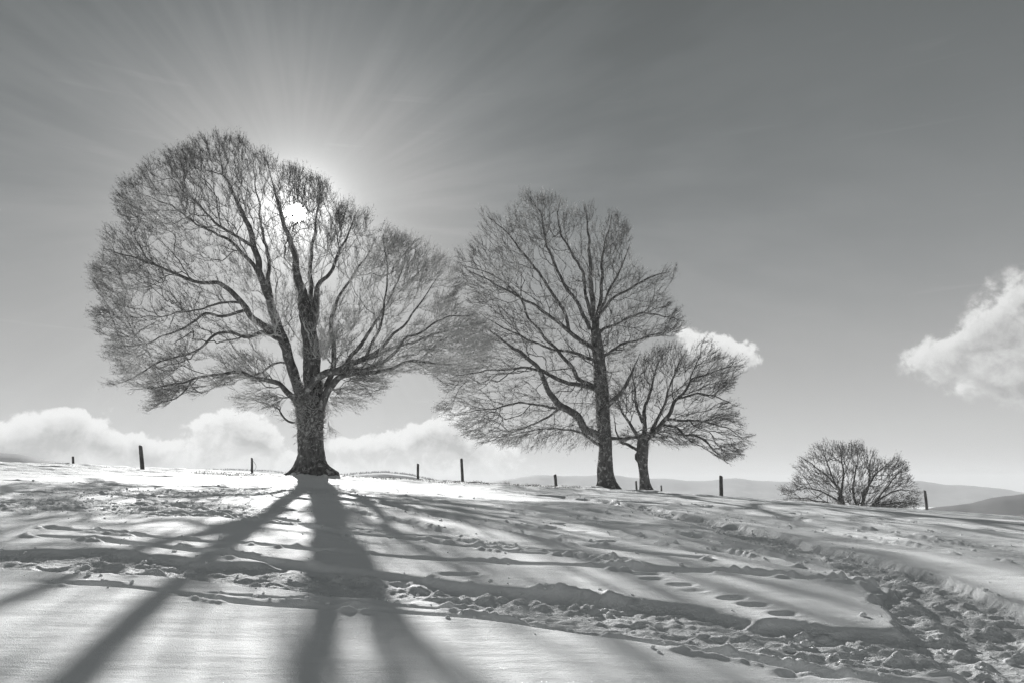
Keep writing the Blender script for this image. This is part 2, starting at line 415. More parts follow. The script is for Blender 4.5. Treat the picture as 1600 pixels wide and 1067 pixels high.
# snow drifted against the trunks
T1 = np.array([at(487, 742, 33.0)[0], 33.0]); T2 = np.array([at(948, 768, 38.0)[0], 38.0]); T3 = np.array([at(1011, 770, 38.6)[0], 38.6])
for c, r_, h_ in ((T1, 1.5, .22), (T2, .9, .12), (T3, .7, .10)):
    dd = np.hypot(X - c[0], Y - c[1] + .2); H += h_ * np.exp(-(dd / r_) ** 2) * (1 + .5 * lump)
edge = sstep(3.6, 4.6, Y) * sstep(.74, .66, np.abs(SS[fine])) * sstep(58, 46, Y)
ZZ[fine] += H * edge
nr, nc = XX.shape
idx = np.arange(nr * nc).reshape(nr, nc)
quads = np.stack([idx[:-1, :-1], idx[:-1, 1:], idx[1:, 1:], idx[1:, :-1]], -1).reshape(-1, 4)
TROD = np.zeros(XX.shape); TROD[fine] = np.clip(trod + rough * .35 + rough2 * .5 + sstep(26, 34, Y) * .7, 0, 1) * edge
HF = np.zeros(XX.shape); HF[fine] = H * edge
for _ in range(1):                                    # snow slumps: ease every sharp edge a little
    HF[1:-1, 1:-1] = .4 * HF[1:-1, 1:-1] + .15 * (HF[:-2, 1:-1] + HF[2:, 1:-1] + HF[1:-1, :-2] + HF[1:-1, 2:])
ZZ = ground(XX, YY) + HF
def surf(x, y):
    """height of the finished snow surface (nearest grid row and column, bilinear)"""
    x = np.atleast_1d(np.asarray(x, float)); y = np.atleast_1d(np.asarray(y, float))
    s = x / (np.maximum(y, 3.0) + 4.0)
    j = np.clip(np.searchsorted(ss, s) - 1, 0, nc - 2); i = np.clip(np.searchsorted(ys, y) - 1, 0, nr - 2)
    fs = (s - ss[j]) / (ss[j + 1] - ss[j]); fy = (y - ys[i]) / (ys[i + 1] - ys[i])
    h = HF[i, j] * (1 - fs) * (1 - fy) + HF[i, j + 1] * fs * (1 - fy) + HF[i + 1, j] * (1 - fs) * fy + HF[i + 1, j + 1] * fs * fy
    return ground(x, y) + h

def new_mat(name):
    m = bpy.data.materials.new(name); m.use_nodes = True; t = NT(m.node_tree); t.n.clear()
    out = t.add('ShaderNodeOutputMaterial'); return m, t, out

def snow_mat():
    m, t, out = new_mat('snow')
    geo = t.add('ShaderNodeNewGeometry'); Pn = geo.outputs['Position']
    b = t.add('ShaderNodeBsdfPrincipled')
    streak = t.noise(t.vec('MULTIPLY', Pn, (2.6, 13.0, 6.0)), 1.0, 5.0, .68, .5)
    grain = t.noise(Pn, 95.0, 3.0, .7); mid = t.noise(Pn, 14.0, 4.0, .6)
    h = t.math('ADD', t.math('ADD', t.math('MULTIPLY', streak, .013), t.math('MULTIPLY', grain, .008)), t.math('MULTIPLY', mid, .008))
    td = t.add('ShaderNodeAttribute', attribute_name='trod', attribute_type='GEOMETRY')
    cr = t.math('ADD', t.math('MULTIPLY', t.noise(Pn, 11.0, 5.0, .65), .085), t.math('MULTIPLY', t.noise(Pn, 36.0, 3.0, .6), .022))
    h = t.math('ADD', h, t.math('MULTIPLY', cr, td.outputs['Fac']))
    bp = t.add('ShaderNodeBump'); bp.inputs['Strength'].default_value = .75; bp.inputs['Distance'].default_value = 1.0
    t.l.new(h, bp.inputs['Height']); t.l.new(bp.outputs[0], b.inputs['Normal'])
    v = t.math('MULTIPLY', t.ramp(t.noise(Pn, .5, 3.0), .3, .7, .95, 1.0), t.ramp(streak, .3, .75, .97, 1.01))
    t.l.new(t.grey(t.math('MULTIPLY', v, .93), (.985, .998, 1.0)), b.inputs['Base Color'])
    b.inputs['Sheen Weight'].default_value = .0; b.inputs['Sheen Roughness'].default_value = .5
    b.inputs['Roughness'].default_value = .70; b.inputs['Specular IOR Level'].default_value = .06
    t.l.new(b.outputs[0], out.inputs[0]); return m
SNOW = snow_mat()
g = mesh_np('snow_ground', np.stack([XX, YY, ZZ], -1).reshape(-1, 3), quads, SNOW, attr={'trod': TROD.ravel()})
tag(g, 'rising snow-covered meadow crossed by trampled paths and ski tracks', 'ground', kind='structure')

# loose crumbs of trodden snow
def crumbs():
    phi = (1 + 5 ** .5) / 2
    iv = np.array([(-1, phi, 0), (1, phi, 0), (-1, -phi, 0), (1, -phi, 0), (0, -1, phi), (0, 1, phi), (0, -1, -phi), (0, 1, -phi), (phi, 0, -1), (phi, 0, 1), (-phi, 0, -1), (-phi, 0, 1)]) / 1.9
    it = np.array([(0, 11, 5), (0, 5, 1), (0, 1, 7), (0, 7, 10), (0, 10, 11), (1, 5, 9), (5, 11, 4), (11, 10, 2), (10, 7, 6), (7, 1, 8), (3, 9, 4), (3, 4, 2), (3, 2, 6), (3, 6, 8), (3, 8, 9), (4, 9, 5), (2, 4, 11), (6, 2, 10), (8, 6, 7), (9, 8, 1)])
    r = np.random.default_rng(31); C = []; S = []
    for pl, hw, dens_ in crumb_lines:
        seg = np.linalg.norm(np.diff(pl, axis=0), axis=1); cum = np.concatenate([[0], np.cumsum(seg)])
        n = int(cum[-1] * 42 * dens_ * max(hw, .3))
        q = r.random(n) * cum[-1]; i = np.clip(np.searchsorted(cum, q) - 1, 0, len(seg) - 1)
        f = ((q - cum[i]) / seg[i])[:, None]; p = pl[i] * (1 - f) + pl[i + 1] * f
        p = p + r.normal(0, hw * .75, (n, 2)); C.append(p); S.append(np.clip(r.lognormal(-4.2, .5, n), .006, .045))
    C = np.vstack(C); S = np.concatenate(S)
    keep = (C[:, 1] > 4.5) & (C[:, 1] < 37); C, S = C[keep], S[keep]
    z = surf(C[:, 0], C[:, 1]) + S * .25
    jit = 1 + r.normal(0, .22, (len(C), 12, 1))
    ang_ = r.random(len(C)) * 6.28; ca_, sa_ = np.cos(ang_)[:, None], np.sin(ang_)[:, None]
    v = iv[None] * jit; v = np.stack([v[..., 0] * ca_ - v[..., 1] * sa_, v[..., 0] * sa_ + v[..., 1] * ca_, v[..., 2] * .7], -1)
    v = v * S[:, None, None] + np.stack([C[:, 0], C[:, 1], z], -1)[:, None]
    f = it[None] + (np.arange(len(C)) * 12)[:, None, None]
    o = mesh_np('snow_crumbs', v.reshape(-1, 3), f.reshape(-1, 3), SNOW)
    tag(o, 'loose crumbs of snow kicked up along the trampled paths', 'snow', kind='stuff')
crumbs()

# ------------------------------------------------------------------ far hills and the air in front of them
def hill_mat():
    m, t, out = new_mat('wooded_hill')
    geo = t.add('ShaderNodeNewGeometry'); b = t.add('ShaderNodeBsdfPrincipled')
    n = t.noise(t.vec('MULTIPLY', geo.outputs['Position'], (.004, .004, .008)), 1.0, 6.0, .6)
    t.l.new(t.grey(t.ramp(n, .52, .72, .05, .16)), b.inputs['Base Color']); b.inputs['Roughness'].default_value = .9
    t.l.new(b.outputs[0], out.inputs[0]); return m
HILL = hill_mat()
def dark_mat(name, v, rough=.9):
    m, t, out = new_mat(name); b = t.add('ShaderNodeBsdfPrincipled')
    geo = t.add('ShaderNodeNewGeometry')
    t.l.new(t.grey(t.ramp(t.noise(geo.outputs['Position'], 6.0, 4.0), .3, .7, v * .7, v * 1.3)), b.inputs['Base Color'])
    b.inputs['Roughness'].default_value = rough; t.l.new(b.outputs[0], out.inputs[0]); return m
CONIFER = dark_mat('conifer', .04)
def hill(pix, dist, label, seed, rugged=6.0, depth=900.0, trees=0):
    pix = np.array(pix, float); n = 220
    px = np.linspace(pix[0, 0], pix[-1, 0], n); py = np.interp(px, pix[:, 0], pix[:, 1])
    py = np.convolve(np.pad(py, 4, 'edge'), np.ones(9) / 9, 'valid')
    ridge = at(px, py, dist)
    ridge[:, 2] += fbm(ridge[:, 0], ridge[:, 0] * 0 + seed, 420.0, 5, seed) * rugged
    m = 26; tt = np.linspace(-1, 1, m); V = np.zeros((n, m, 3))
    for j, t_ in enumerate(tt):
        yy = dist + t_ * depth
        prof = (1 - abs(t_)) ** 1.25
        V[:, j, 0] = ridge[:, 0] * (yy / dist); V[:, j, 1] = yy
        V[:, j, 2] = (VALLEY - 20) + (ridge[:, 2] - VALLEY + 20) * prof + (fbm(ridge[:, 0], np.full(n, yy), 300., 3, seed + 9) * 14 * min(1, abs(t_) * 4))
    ii = np.arange(n * m).reshape(n, m)
    q = np.stack([ii[:-1, :-1], ii[1:, :-1], ii[1:, 1:], ii[:-1, 1:]], -1).reshape(-1, 4)
    o = tag(mesh_np('hill', V.reshape(-1, 3), q, HILL), label, 'hill', kind='structure')
    if trees:
        r = np.random.default_rng(seed); i = r.integers(0, n - 1, trees); f = r.random(trees)[:, None]
        b = ridge[i] * (1 - f) + ridge[i + 1] * f; b[:, 1] += r.normal(0, 40, trees); b[:, 2] -= 6
        h = r.uniform(5, 11, trees); rad_ = h * .2; k = 6
        a_ = np.arange(k) / k * 6.283; ringv = np.stack([np.cos(a_), np.sin(a_), a_ * 0], -1)
        base_ = b[:, None] + ringv[None] * rad_[:, None, None]; top = b + np.stack([h * 0, h * 0, h], -1)
        V = np.concatenate([base_, top[:, None]], 1).reshape(-1, 3)
        f = np.stack([np.arange(k), (np.arange(k) + 1) % k, np.full(k, k)], -1)[None] + (np.arange(trees) * (k + 1))[:, None, None]
        tag(mesh_np('forest', V, f.reshape(-1, 3), CONIFER), 'distant conifer wood along the ' + label, 'forest', kind='stuff')
    return o
hill([(760, 752), (820, 741), (900, 741), (960, 739), (1000, 743), (1040, 746), (1089, 750), (1145, 744), (1220, 750), (1300, 752), (1380, 757), (1430, 748), (1471, 755), (1565, 761), (1620, 772), (1800, 780)], 7200, 'pale mountain range fading into haze on the skyline', 61, 14, 1400)
hill([(1380, 806), (1433, 792), (1463, 786), (1505, 784), (1557, 772), (1600, 769), (1700, 764), (1900, 770), (2050, 800)], 2100, 'wooded hill beyond the leaning post on the falling slope', 62, 9, 550)
hill([(1480, 826), (1560, 806), (1600, 796), (1700, 786), (1850, 800), (1950, 830)], 1300, 'dark nearer hill low over the falling snow slope', 63, 3, 380)
hill([(440, 752), (525, 741), (560, 738), (600, 736), (640, 740), (690, 752), (740, 766)], 3600, 'low wooded rise behind the thick trunk', 64, 4, 700, 800)
hill([(230, 748), (300, 735), (360, 732), (420, 734), (470, 742), (520, 752)], 3900, 'low wooded rise behind the short wired post', 65, 4, 700, 600)
hill([(-260, 712), (-100, 700), (0, 699), (40, 702), (75, 712), (130, 722), (200, 738)], 2900, 'grey hill shoulder wrapped in low cloud', 66, 8, 900)

def haze():
    m, t, out = new_mat('haze')
    v = t.add('ShaderNodeVolumePrincipled')
    v.inputs['Color'].default_value = (.74, .75, .76, 1); v.inputs['Density'].default_value = 1.1e-4
    v.inputs['Anisotropy'].default_value = 0.0
    t.l.new(v.outputs[0], out.inputs['Volume'])
    x, y0, y1, z0, z1 = 33000., -60., 12000., VALLEY - 60, 125.
    V = np.array([(-x, y0, z0), (x, y0, z0), (x, y1, z0), (-x, y1, z0), (-x, y0, z1), (x, y0, z1), (x, y1, z1), (-x, y1, z1)])
    f = np.array([(0, 3, 2, 1), (4, 5, 6, 7), (0, 1, 5, 4), (1, 2, 6, 5), (2, 3, 7, 6), (3, 0, 4, 7)])
    tag(mesh_np('haze', V, f, m, smooth=False), 'pale winter haze filling the valley air', 'haze', kind='stuff')
haze()

# ------------------------------------------------------------------ trees
def bark_mat(name, dark, rime_col, rough_scale):
    m, t, out = new_mat(name)
    tcn = t.add('ShaderNodeNewGeometry'); Pn = tcn.outputs['Position']
    at_ = t.add('ShaderNodeAttribute', attribute_name='rime', attribute_type='GEOMETRY')
    fis = t.noise(t.vec('MULTIPLY', Pn, (1, 1, .32)), rough_scale, 5.0, .65)
    blot = t.noise(Pn, 5.5, 5.0, .7)
    lich = t.ramp(blot, .53, .64)
    basev = t.math('ADD', t.ramp(fis, .3, .7, dark * .55, dark * 1.5), t.math('MULTIPLY', lich, dark * 2.4))
    fro = t.noise(Pn, 9.0, 4.0, .7)
    ra = t.math('MULTIPLY', at_.outputs['Fac'], 1.0)
    mask = t.ramp(t.math('ADD', fro, t.math('SUBTRACT', ra, .5)), .48, .62)
    colv = t.mixf(mask, basev, rime_col)
    b = t.add('ShaderNodeBsdfPrincipled'); t.l.new(t.grey(colv, (1.0, .995, .985)), b.inputs['Base Color'])
    b.inputs['Roughness'].default_value = .85; b.inputs['Specular IOR Level'].default_value = .15
    bp = t.add('ShaderNodeBump'); bp.inputs['Strength'].default_value = .9; bp.inputs['Distance'].default_value = .05
    t.l.new(fis, bp.inputs['Height']); t.l.new(bp.outputs[0], b.inputs['Normal'])
    # rime is translucent: sunlight from behind glows through it a little
    tr = t.add('ShaderNodeBsdfTranslucent'); t.l.new(t.grey(colv), tr.inputs[0])
    mx = t.add('ShaderNodeMixShader'); t.l.new(t.math('MULTIPLY', mask, .42), mx.inputs[0])
    t.l.new(b.outputs[0], mx.inputs[1]); t.l.new(tr.outputs[0], mx.inputs[2]); t.l.new(mx.outputs[0], out.inputs[0])
    return m
BARK = bark_mat('beech_bark', .125, .76, 9.0)

class Tubes:
    """collects tapering tubes and cones into one mesh"""
    def __init__(self): self.V = []; self.Q = []; self.T = []; self.A = []; self.n = 0
    def tube(self, P_, r, k, rime=0.0, noise=None):
        P_ = np.asarray(P_, float); m = len(P_)
        t = np.gradient(P_, axis=0); t /= np.linalg.norm(t, axis=1, keepdims=True) + 1e-9
        ref = np.array([.31, .87, .38]); mt = t.mean(0)
        if abs(mt @ ref) > .9 * np.linalg.norm(mt): ref = np.array([.9, -.2, .4])
        a = np.cross(t, ref); a /= np.linalg.norm(a, axis=1, keepdims=True) + 1e-9
        b = np.cross(t, a)
        ph = np.arange(k) / k * 2 * np.pi
        rr = np.asarray(r, float)[:, None] * np.ones((1, k))
        if noise is not None: rr = rr * (1 + noise(np.arange(m), ph, P_))
        ring_ = P_[:, None] + (a[:, None] * np.cos(ph)[None, :, None] + b[:, None] * np.sin(ph)[None, :, None]) * rr[..., None]
        i = np.arange(m * k).reshape(m, k) + self.n; j = np.roll(i, -1, 1)
        self.Q.append(np.stack([i[:-1], j[:-1], j[1:], i[1:]], -1).reshape(-1, 4))
        cap = self.n + (m - 1) * k + np.arange(k)
        c = self.n + m * k
        self.T.append(np.stack([cap, np.roll(cap, -1), np.full(k, c)], -1))
        self.V.append(np.vstack([ring_.reshape(-1, 3), P_[-1] + t[-1] * rr[-1].mean() * .6]))
        self.A.append(np.broadcast_to(np.asarray(rime, float), (m * k + 1,)) if np.ndim(rime) == 0 else np.concatenate([np.repeat(rime, k), [rime[-1]]]))
        self.n += m * k + 1
    def spikes(self, base, mid, tip, r0, rime, r1=None):
        """many thin 3-sided twigs at once: base -> mid -> pointed tip (mid None: plain spikes)"""
        N = len(base)
        if N == 0: return
        d = tip - base; d /= np.linalg.norm(d, axis=1, keepdims=True) + 1e-9
        a = np.cross(d, np.array([.31, .87, .38])); a /= np.linalg.norm(a, axis=1, keepdims=True) + 1e-9
        b = np.cross(d, a); ph = np.arange(3) / 3 * 2 * np.pi
        off = a[:, None] * np.cos(ph)[None, :, None] + b[:, None] * np.sin(ph)[None, :, None]
        R0 = np.asarray(r0, float)[:, None, None]
        if mid is None:
            V = np.concatenate([base[:, None] + off * R0, tip[:, None]], 1); per = 4
            f = np.array([(0, 1, 3), (1, 2, 3), (2, 0, 3)]); self.T.append((f[None] + (self.n + np.arange(N) * per)[:, None, None]).reshape(-1, 3))
        else:
            V = np.concatenate([base[:, None] + off * R0, mid[:, None] + off * R0 * .8, tip[:, None]], 1); per = 7
            q = np.array([(0, 1, 4, 3), (1, 2, 5, 4), (2, 0, 3, 5)]); f = np.array([(3, 4, 6), (4, 5, 6), (5, 3, 6)])
            o_ = (self.n + np.arange(N) * per)[:, None, None]
            self.Q.append((q[None] + o_).reshape(-1, 4)); self.T.append((f[None] + o_).reshape(-1, 3))
        self.V.append(V.reshape(-1, 3)); self.A.append(np.repeat(rime, per)); self.n += N * per
    def build(self, name, mat, parent=None, origin=None):
        V = np.vstack(self.V)
        if origin is not None: V = V - np.asarray(origin)
        F_ = ([np.vstack(self.Q)] if self.Q else []) + ([np.vstack(self.T)] if self.T else [])
        return mesh_np(name, V, F_, mat, parent, True, {'rime': np.concatenate(self.A)})

def in_poly(px, py, poly):
    poly = np.asarray(poly, float); ins = np.zeros(px.shape, bool)
    x0, y0 = poly[:, 0], poly[:, 1]; x1, y1 = np.roll(x0, -1), np.roll(y0, -1)
    for a, b, c, d in zip(x0, y0, x1, y1):
        if b == d: continue
        cross = ((b > py) != (d > py)) & (px < (c - a) * (py - b) / (d - b) + a)
        ins ^= cross
    return ins
def poly_dist(px, py, poly):
    poly = np.asarray(poly, float); best = np.full(px.shape, 1e9)
    for a, c in zip(poly, np.roll(poly, -1, 0)):
        ab = c - a; t = np.clip(((px - a[0]) * ab[0] + (py - a[1]) * ab[1]) / (ab @ ab), 0, 1)
        best = np.minimum(best, np.hypot(px - a[0] - t * ab[0], py - a[1] - t * ab[1]))
    return best

def unit(v): return v / (np.linalg.norm(v, axis=-1, keepdims=True) + 1e-9)

def make_tree(name, label, base_px, dist, trunk, limbs, crowns, fork_px, seed, n_attr, twig_len=.42, twig_per=1.6,
              tip_r=.0075, rime_fn=None, flare=.0, group=None, sprouts=0, up=.18, shoots=4, limb_scale=1.0, club=1.45, core=.45, bulge=None):
    """trunk / limbs: photo polylines with half-widths in pixels (x, y, r); a limb may start with its depth reach in metres"""
    r = np.random.default_rng(seed); ppm = F / dist
    bx, by = at(base_px[0], base_px[1], dist)[0], dist
    base = np.array([bx, by, float(surf(bx, by)[0])])
    root = empty(name, base)
    tag(root, label, 'tree', group)
    rime_fn = rime_fn or (lambda p: np.full(len(p), .3))
    # -- trunk
    tr = np.array(trunk, float); tp = smooth_line(np.column_stack([at(tr[:, 0], tr[:, 1], np.full(len(tr), dist)), tr[:, 2] / ppm]), 10)
    tp[0, 2] = min(tp[0, 2], base[2] - .25)
    def tnoise(i, ph, P_):
        h = np.maximum(P_[:, 2] - base[2], 0)[:, None]
        n1 = fbm(np.cos(ph)[None] * 1.3 + 5 + h * .0, np.sin(ph)[None] * 1.3 + h * .9, .9, 4, seed + 3) * .14
        fl = flare * np.exp(-h / .30) * (.30 + 1.0 * np.maximum(0, np.cos(2.5 * ph + seed)) ** 3 + .3 * np.maximum(0, np.cos(3.5 * ph + 1 + seed)) ** 2)[None]
        return n1 + fl
    T = Tubes(); T.tube(tp[:, :3], tp[:, 3], 44, 0.10, tnoise)
    if bulge:
        for (qx, qy, qr, qd) in bulge:
            c = at(qx, qy, dist + qd); T.tube(np.array([c + (0, 0, -.3), c + (0, 0, -.12), c + (0, 0, .1), c + (0, 0, .28)]), np.array([.3, .95, 1.0, .3]) * qr / ppm, 12, .1)
    T.build('trunk', BARK, root, base)
    # -- limbs
    pos = []; dirs = []; seedr = []
    fork = at(fork_px[0], fork_px[1], dist)
    for k, lim in enumerate(limbs):
        reach = lim[0]; pts = np.array(lim[1:], float)
        cum = np.concatenate([[0], np.cumsum(np.hypot(*np.diff(pts[:, :2], axis=0).T))]); f = cum / cum[-1]
        start = lim[0][1] if isinstance(lim[0], tuple) else 0.0
        reach = lim[0][0] if isinstance(lim[0], tuple) else lim[0]
        dep = dist + start + (reach - start) * f ** 1.15
        ls = limb_scale if not (isinstance(lim[0], tuple) and len(lim[0]) > 2) else lim[0][2]
        P3 = np.column_stack([at(pts[:, 0], pts[:, 1], dep), pts[:, 2] * ls / ppm * dep / dist])
        S = smooth_line(P3, 9)
        L_ = np.concatenate([[0], np.cumsum(np.linalg.norm(np.diff(S[:, :3], axis=0), axis=1))])
        n = max(6, int(L_[-1] / .16)); q = np.linspace(0, L_[-1], n)
        S = np.column_stack([np.interp(q, L_, S[:, c]) for c in range(4)])
        wv = np.column_stack([fbm(q, q * 0 + k * 7.7 + c * 3.1, 1.1, 2, seed + 40 + c) for c in range(3)]) * .085
        S[:, :3] += wv * np.minimum(1, q / .8)[:, None]
        lb = Tubes(); ri = np.clip(.16 + .35 * q / max(L_[-1], 1), 0, .6)
        lb.tube(S[:, :3], np.maximum(S[:, 3], .012), 10, ri, lambda i, ph, P_: .10 * fbm(i[:, None] * .35, np.cos(ph)[None] * 1.2 + 3 * np.sin(ph)[None], 1., 2, seed + k))
        lb.build('limb', BARK, root, base)
        pos.append(S[:, :3]); dirs.append(unit(np.gradient(S[:, :3], axis=0))); seedr.append(S[:, 3])
    tpos = tp[len(tp) // 2:, :3]; pos.append(tpos); dirs.append(unit(np.gradient(tpos, axis=0))); seedr.append(tp[len(tp) // 2:, 3])
    n0 = sum(len(p) for p in pos); cap = n0 + n_attr * 9
    Pn = np.zeros((cap, 3)); Dn = np.zeros((cap, 3)); par = np.full(cap, -1); Pn[:n0] = np.vstack(pos); Dn[:n0] = np.vstack(dirs)
    n = n0
    # -- points the branches must reach, spread through the crown's volume
    A = []
    for (poly, holes, share, depth, shell) in crowns:
        poly = np.array(poly, float); lo, hi = poly.min(0), poly.max(0); want = int(n_attr * share); got = 0
        while got < want:
            q = lo + r.random((want * 3, 2)) * (hi - lo); ok = in_poly(q[:, 0], q[:, 1], poly)
            for h in holes: ok &= ~in_poly(q[:, 0], q[:, 1], h)
            # ragged outline
            q = q[ok]; e = poly_dist(q[:, 0], q[:, 1], poly)
            rag = fbm(q[:, 0], q[:, 1], 34., 3, seed + 70) * 11 + 2
            ok = e > rag; q, e = q[ok], e[ok]
            hd = depth * np.sqrt(np.clip(1 - (1 - np.clip(e / 95.0, 0, 1)) ** 2, .02, 1))
            u = r.uniform(-1, 1, len(q)); u = np.sign(u) * np.abs(u) ** shell
            p = at(q[:, 0], q[:, 1], dist + u * hd)
            keep = r.random(len(q)) < core + (1 - core) * np.exp(-(e / 62.0) ** 2); p, q = p[keep], q[keep]
            cl = fbm(p[:, 0] * .75 + p[:, 1] * .3, p[:, 2] * 1.35 + p[:, 1] * .12, 1.15, 3, seed + 80)
            p = p[cl > r.uniform(-.22, .26, len(p))]
            p = p[:want - got]; A.append(p); got += len(p)
    A = np.vstack(A)
    dmin = np.empty(len(A))
    for i in range(0, len(A), 500):
        dmin[i:i + 500] = np.sqrt(((A[i:i + 500, None] - Pn[None, :n0:2]) ** 2).sum(-1)).min(1)
    chains = []
    for i in np.argsort(dmin):
        p = A[i]; v = p - Pn[:n]; dd = np.sqrt(np.einsum('ij,ij->i', v, v)) + 1e-6
        cosv = np.einsum('ij,ij->i', v, Dn[:n]) / dd
        out_ = (Pn[:n] - fork); ol = np.sqrt(np.einsum('ij,ij->i', out_, out_)) + .3
        # leave a branch forwards, and from a node nearer the fork than the goal
        back = np.maximum(0, ol - np.linalg.norm(p - fork))
        cosp = v @ unit(p - fork) / dd
        cost = dd * (2.0 - .75 * cosv - .55 * cosp) + back * .6
        j = int(np.argmin(cost)); d_ = dd[j]
        if d_ < .06: continue
        vv = v[j] / d_; t0 = unit(Dn[j] * .75 + vv * .75); t1 = unit(vv * .8 + unit(p - fork) * .45 + np.array([0, 0, up]) + r.normal(0, .12, 3))
        m = int(np.clip(d_ / .17, 2, 8)); tt = np.linspace(0, 1, m + 1)[1:, None]
        a0, a1 = Pn[j], p
        c = (2 * tt ** 3 - 3 * tt ** 2 + 1) * a0 + (tt ** 3 - 2 * tt ** 2 + tt) * t0 * d_ * .6 + (-2 * tt ** 3 + 3 * tt ** 2) * a1 + (tt ** 3 - tt ** 2) * t1 * d_ * .6
        c[:-1] += r.normal(0, .026, (m - 1, 3)) * min(1, d_)
        if n + m > cap: break
        Pn[n:n + m] = c; full = np.vstack([a0, c]); Dn[n:n + m] = unit(np.gradient(full, axis=0))[1:]
        par[n] = j; par[n + 1:n + m] = np.arange(n, n + m - 1); chains.append((j, n, m)); n += m
    tips = np.zeros(n); has = np.zeros(n, bool); has[par[n0:n][par[n0:n] >= 0]] = True
    tips[n0:n][~has[n0:n]] = 1
    for i in range(n - 1, n0 - 1, -1):
        if par[i] >= n0: tips[par[i]] += tips[i]
    rad_n = tip_r * np.maximum(tips, 1) ** .44
    br = Tubes()
    rimes = np.clip(rime_fn(Pn[:n]), 0, 1)
    for (j, s, m) in chains:
        rr = np.concatenate([[rad_n[s] * 1.08], rad_n[s:s + m]])
        k = 3 if rr[0] < .016 else (5 if rr[0] < .04 else 7)
        br.tube(np.vstack([Pn[j], Pn[s:s + m]]), rr, k, np.concatenate([[rimes[s]], rimes[s:s + m]]))
    br.build('branches', BARK, root, base)['kind'] = 'stuff'
    # -- twigs and the short side shoots on them
    tw = Tubes()
    cand = np.arange(n0, n)[tips[n0:n] <= 14]
    pick = np.concatenate([cand[r.random(len(cand)) < min(1, twig_per - k)] for k in range(int(math.ceil(twig_per)))] + [np.arange(n0, n)[(~has[n0:n])]] * 2)
    N = len(pick); B = Pn[pick]
    o_ = unit(B - fork); rv = unit(r.normal(0, 1, (N, 3)))
    d_ = unit(Dn[pick] * .8 + rv * .42 + o_ * .5 + np.array([0, 0, up]))
    ln = twig_len * r.uniform(.45, 1.35, N)
    mid = B + d_ * (ln * .5)[:, None] + r.normal(0, .035, (N, 3)); d2 = unit(d_ + o_ * .25 + np.array([0, 0, up * 1.2]) + r.normal(0, .18, (N, 3)))
    tip = mid + d2 * (ln * .55)[:, None]
    ri = np.clip(rime_fn(B) + r.normal(0, .20, N), 0, 1)
    tw.spikes(B, mid, tip, r.uniform(.8, 1.15, N) * tip_r * .85, ri)
    for k in range(shoots):
        f = r.uniform(.15, 1.0, N)[:, None]; lower = f < .5
        st_ = np.where(lower, B + (mid - B) * f * 2, mid + (tip - mid) * (f * 2 - 1))
        sd_ = unit(d_ * .75 + unit(r.normal(0, 1, (N, 3))) * .8 + np.array([0, 0, up]))
        sl = twig_len * r.uniform(.12, .36, N)[:, None]
        tw.spikes(st_, None, st_ + sd_ * sl, r.uniform(.7, 1.25, N) * tip_r * club, np.clip(ri + .06, 0, 1))
    tw.build('twigs', BARK, root, base)['kind'] = 'stuff'
    # -- frosted sprouts on the trunk
    if sprouts:
        sp = Tubes(); zmin, zmax = base[2] + .9, fork[2] + .5
        z = r.triangular(zmin, zmax * .85 + zmin * .15, zmax, sprouts); ph = r.random(sprouts) * 6.283
        cx = np.interp(z, tp[:, 2], tp[:, 0]); cy = np.interp(z, tp[:, 2], tp[:, 1]); cr = np.interp(z, tp[:, 2], tp[:, 3])
        nrm = np.stack([np.cos(ph), np.sin(ph), ph * 0], -1)
        b0 = np.stack([cx, cy, z], -1) + nrm * (cr * .97)[:, None]
        d0_ = unit(nrm * .55 + r.normal(0, .55, (sprouts, 3)) + np.array([0, 0, .35])); l0 = r.uniform(.08, .34, sprouts)[:, None]
        m0 = b0 + d0_ * l0 * .5; t0_ = m0 + unit(d0_ + r.normal(0, .6, (sprouts, 3))) * l0 * .5
        rs = np.clip(r.normal(.80, .15, sprouts), 0, 1)
        sp.spikes(b0, m0, t0_, r.uniform(.010, .020, sprouts), rs)
        for k in range(2):
            sp.spikes(m0, None, m0 + unit(d0_ + r.normal(0, .8, (sprouts, 3))) * l0 * .5, r.uniform(.007, .013, sprouts), rs)
        tag(sp.build('trunk_sprouts', BARK, root, base), 'frosted short shoots tangled over the bark', kind='stuff')
    print('TREE', name, 'nodes', n, 'chains', len(chains), 'twigs', N)
    return root

GROUP = 'bare beeches along the crest of the snow slope'
# ---- the big beech
big_outline = [(139, 424), (163, 398), (160, 356), (186, 350), (182, 322), (197, 287), (228, 262), (262, 240), (294, 222), (318, 208), (345, 209), (383, 220),
    (421, 240), (450, 264), (472, 273), (505, 281), (528, 313), (562, 326), (596, 353), (612, 366), (642, 369), (684, 398), (719, 424), (718, 450), (708, 468),
    (735, 488), (768, 512), (772, 535), (762, 560), (735, 585), (700, 592), (655, 588), (622, 592), (575, 598), (540, 598), (520, 585), (500, 560), (470, 560), (452, 572), (444, 590),
    (415, 604), (380, 598), (330, 606), (322, 624), (290, 620), (268, 632), (231, 648), (208, 640), (246, 614), (200, 610), (163, 604), (182, 580), (157, 548), (160, 525),
    (143, 497), (166, 480), (150, 455)]
big_holes = [[(392, 532), (436, 526), (447, 562), (425, 562), (402, 552), (372, 552), (350, 545)], [(228, 371), (262, 374), (260, 402), (240, 402)],
             [(205, 470), (262, 452), (268, 462), (228, 480)], [(262, 588), (300, 570), (345, 560), (350, 572), (300, 588), (250, 598)]]
def big_rime(p):
    n = fbm(p[:, 0] * 1.0 + p[:, 1] * .3, p[:, 2], 2.2, 3, 900) * .28
    # most rime low down and on the lee (right-hand) half of the crown, least in the upper left
    return .56 + n + .018 * (p[:, 0] + 10.0) - .020 * (p[:, 2] - 8.0)
